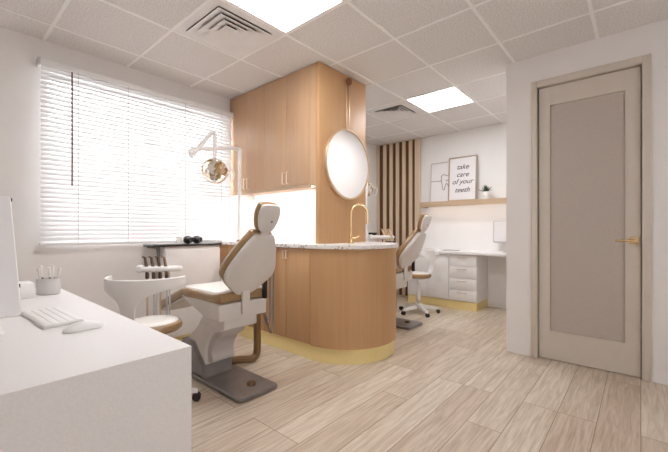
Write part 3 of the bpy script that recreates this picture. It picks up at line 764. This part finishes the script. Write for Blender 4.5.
sl_ = empty('slat_screen', (XB, 3.1, 0), 0, 'vertical oak slat screen from floor to ceiling on the far wall', 'slat screen')
MB().box(-.02, -.001, -.385, .45, 0, H - .006).build('backing', SLATB, sl_)
vs_ = [3.53, 3.39, 3.26, 3.135, 3.01, 2.885, 2.752]
for k, v_ in enumerate(vs_):
    hw_ = .029 if k < 6 else .050
    MB().box(-.045, -.0202, v_ - hw_ - 3.1, v_ + hw_ - 3.1 if k else .452, 0, H - .006, .0015).build('slat', SLATW, sl_)

# framed prints and plant
def print_(name, y_left, w_, h_, x, label, fmat, fwid):
    o = empty(name, (x, y_left, 1.5303), 0, label, 'picture', 'pictures on the oak shelf')
    a_ = math.radians(4)
    fr_ = frame((0, 0, 0), (0, -1, 0), (math.sin(a_), 0, math.cos(a_)))   # c towards the room
    g = MB()
    for a, b, c, d_ in ((0, w_, 0, fwid), (0, w_, h_ - fwid, h_), (0, fwid, fwid, h_ - fwid), (w_ - fwid, w_, fwid, h_ - fwid)):
        g.prism([(a, c), (b, c), (b, d_), (a, d_)], fr_, 0, .022)
    g.build('frame', fmat, o)
    MB().prism([(fwid, fwid), (w_ - fwid, fwid), (w_ - fwid, h_ - fwid), (fwid, h_ - fwid)], fr_, .004, .012).build('print', PAPER, o)
    return o, fr_
FRAMEW = wood('frame_wood', (.42, .31, .22), (.50, .38, .28), 'z')
p1, f1 = print_('tooth_picture', 2.51, .42, .62, 5.215, 'picture of a line drawn tooth partly behind the lettered print', mat('thin_frame', (.66, .60, .55), .5), .008)
def stroke(pts, fr_, r=.0035, n=6): return MB().tube([fr_(a, b, .0135) for a, b in pts], r, 6, n)
th = [(.01, .33), (.10, .33), (.17, .335), (.175, .40), (.215, .425), (.265, .405), (.315, .425), (.355, .395), (.35, .33), (.335, .27), (.325, .20), (.30, .19), (.285, .25), (.262, .285), (.24, .25), (.225, .19), (.20, .20), (.188, .27), (.175, .33)]
stroke(th, f1).build('line_drawing', INK, p1)
stroke([(.245, .34), (.262, .325), (.28, .34)], f1).build('line_drawing', INK, p1)
p2, f2 = print_('lettered_print', 2.205, .42, .66, 5.18, 'framed print of black handwritten lettering leaning on the oak shelf', FRAMEW, .016)
def lettering(txt, size, a, b, fr_, parent):
    cu = bpy.data.curves.new('lettering', 'FONT'); cu.body = txt; cu.size = size; cu.align_x = 'CENTER'; cu.extrude = .001; cu.shear = .35; cu.offset = 0
    tmp = bpy.data.objects.new('lettering_tmp', cu); COL.objects.link(tmp)
    dg = bpy.context.evaluated_depsgraph_get(); me = bpy.data.meshes.new_from_object(tmp.evaluated_get(dg))
    bpy.data.objects.remove(tmp); bpy.data.curves.remove(cu)
    for v in me.vertices: v.co = fr_(a + v.co.x, b + v.co.y, .0135 + v.co.z)
    me.materials.clear(); me.materials.append(INK)
    o = bpy.data.objects.new('lettering', me); COL.objects.link(o); o.parent = parent
for tx, b in (('take', .475), ('care', .36), ('of your', .255), ('teeth', .13)): lettering(tx, .105, .21, b, f2, p2)
pl = empty('potted_plant', (5.12, 1.635, 1.5303), 0, 'tiny green plant in a white pot on the oak shelf', 'plant')
MB().lathe([(.035, 0), (.045, .006), (.052, .06), (.050, .105), (.045, .105), (.044, .09), (.001, .09)], (0, 0, 0), (0, 0, 1), 26).build('pot', PLASTIC, pl)
fo = MB()
for k in range(26):
    a = 2.4 * k; el_ = .35 + 1.15 * (k / 26); ln = .075 + .02 * ((k * 5) % 3)
    d_ = Vector((math.cos(a) * math.cos(el_), math.sin(a) * math.cos(el_), math.sin(el_))); n_ = Vector((-math.sin(a), math.cos(a), 0)); b_ = Vector((0, 0, .09))
    up = d_.cross(n_)
    fo.rings([[b_ + d_ * (ln * t_) + n_ * wq + up * .0, b_ + d_ * (ln * t_) + up * .002, b_ + d_ * (ln * t_) - n_ * wq, b_ + d_ * (ln * t_) - up * .002] for t_, wq in ((.0, .004), (.35, .012), (.7, .011), (1, .001))])
fo.build('leaves', GREEN, pl)
tag(MB().box(-.006, .006, -.012, .012, .03, .05).build('pot_mark', GREYL, pl)); bpy.data.objects['pot_mark'].location = (-.050, .006, 0)

# ------------------------------------------------------------------ light, camera, colour
wld = bpy.data.worlds.new('World'); scene.world = wld; wld.use_nodes = True
bg = wld.node_tree.nodes['Background']; bg.inputs['Color'].default_value = (.965, .975, 1, 1); bg.inputs['Strength'].default_value = 3.6
cam = bpy.data.cameras.new('Camera'); co = bpy.data.objects.new('Camera', cam); COL.objects.link(co)
cam.sensor_width = 36; cam.lens = 353 / 668 * 36; cam.shift_y = 4 / 668; cam.clip_start = .02
fwd = Vector((.7547, .656, 0)); co.location = (0, 0, 1.1)
co.rotation_euler = fwd.to_track_quat('-Z', 'Y').to_euler()
scene.camera = co
vs = scene.view_settings; vs.view_transform = 'Standard'; vs.look = 'None'; vs.gamma = 1; vs.exposure = .97
vs.use_curve_mapping = False
scene.cycles.use_denoising = True
scene.cycles.max_bounces = 10; scene.cycles.diffuse_bounces = 7; scene.cycles.transparent_max_bounces = 12
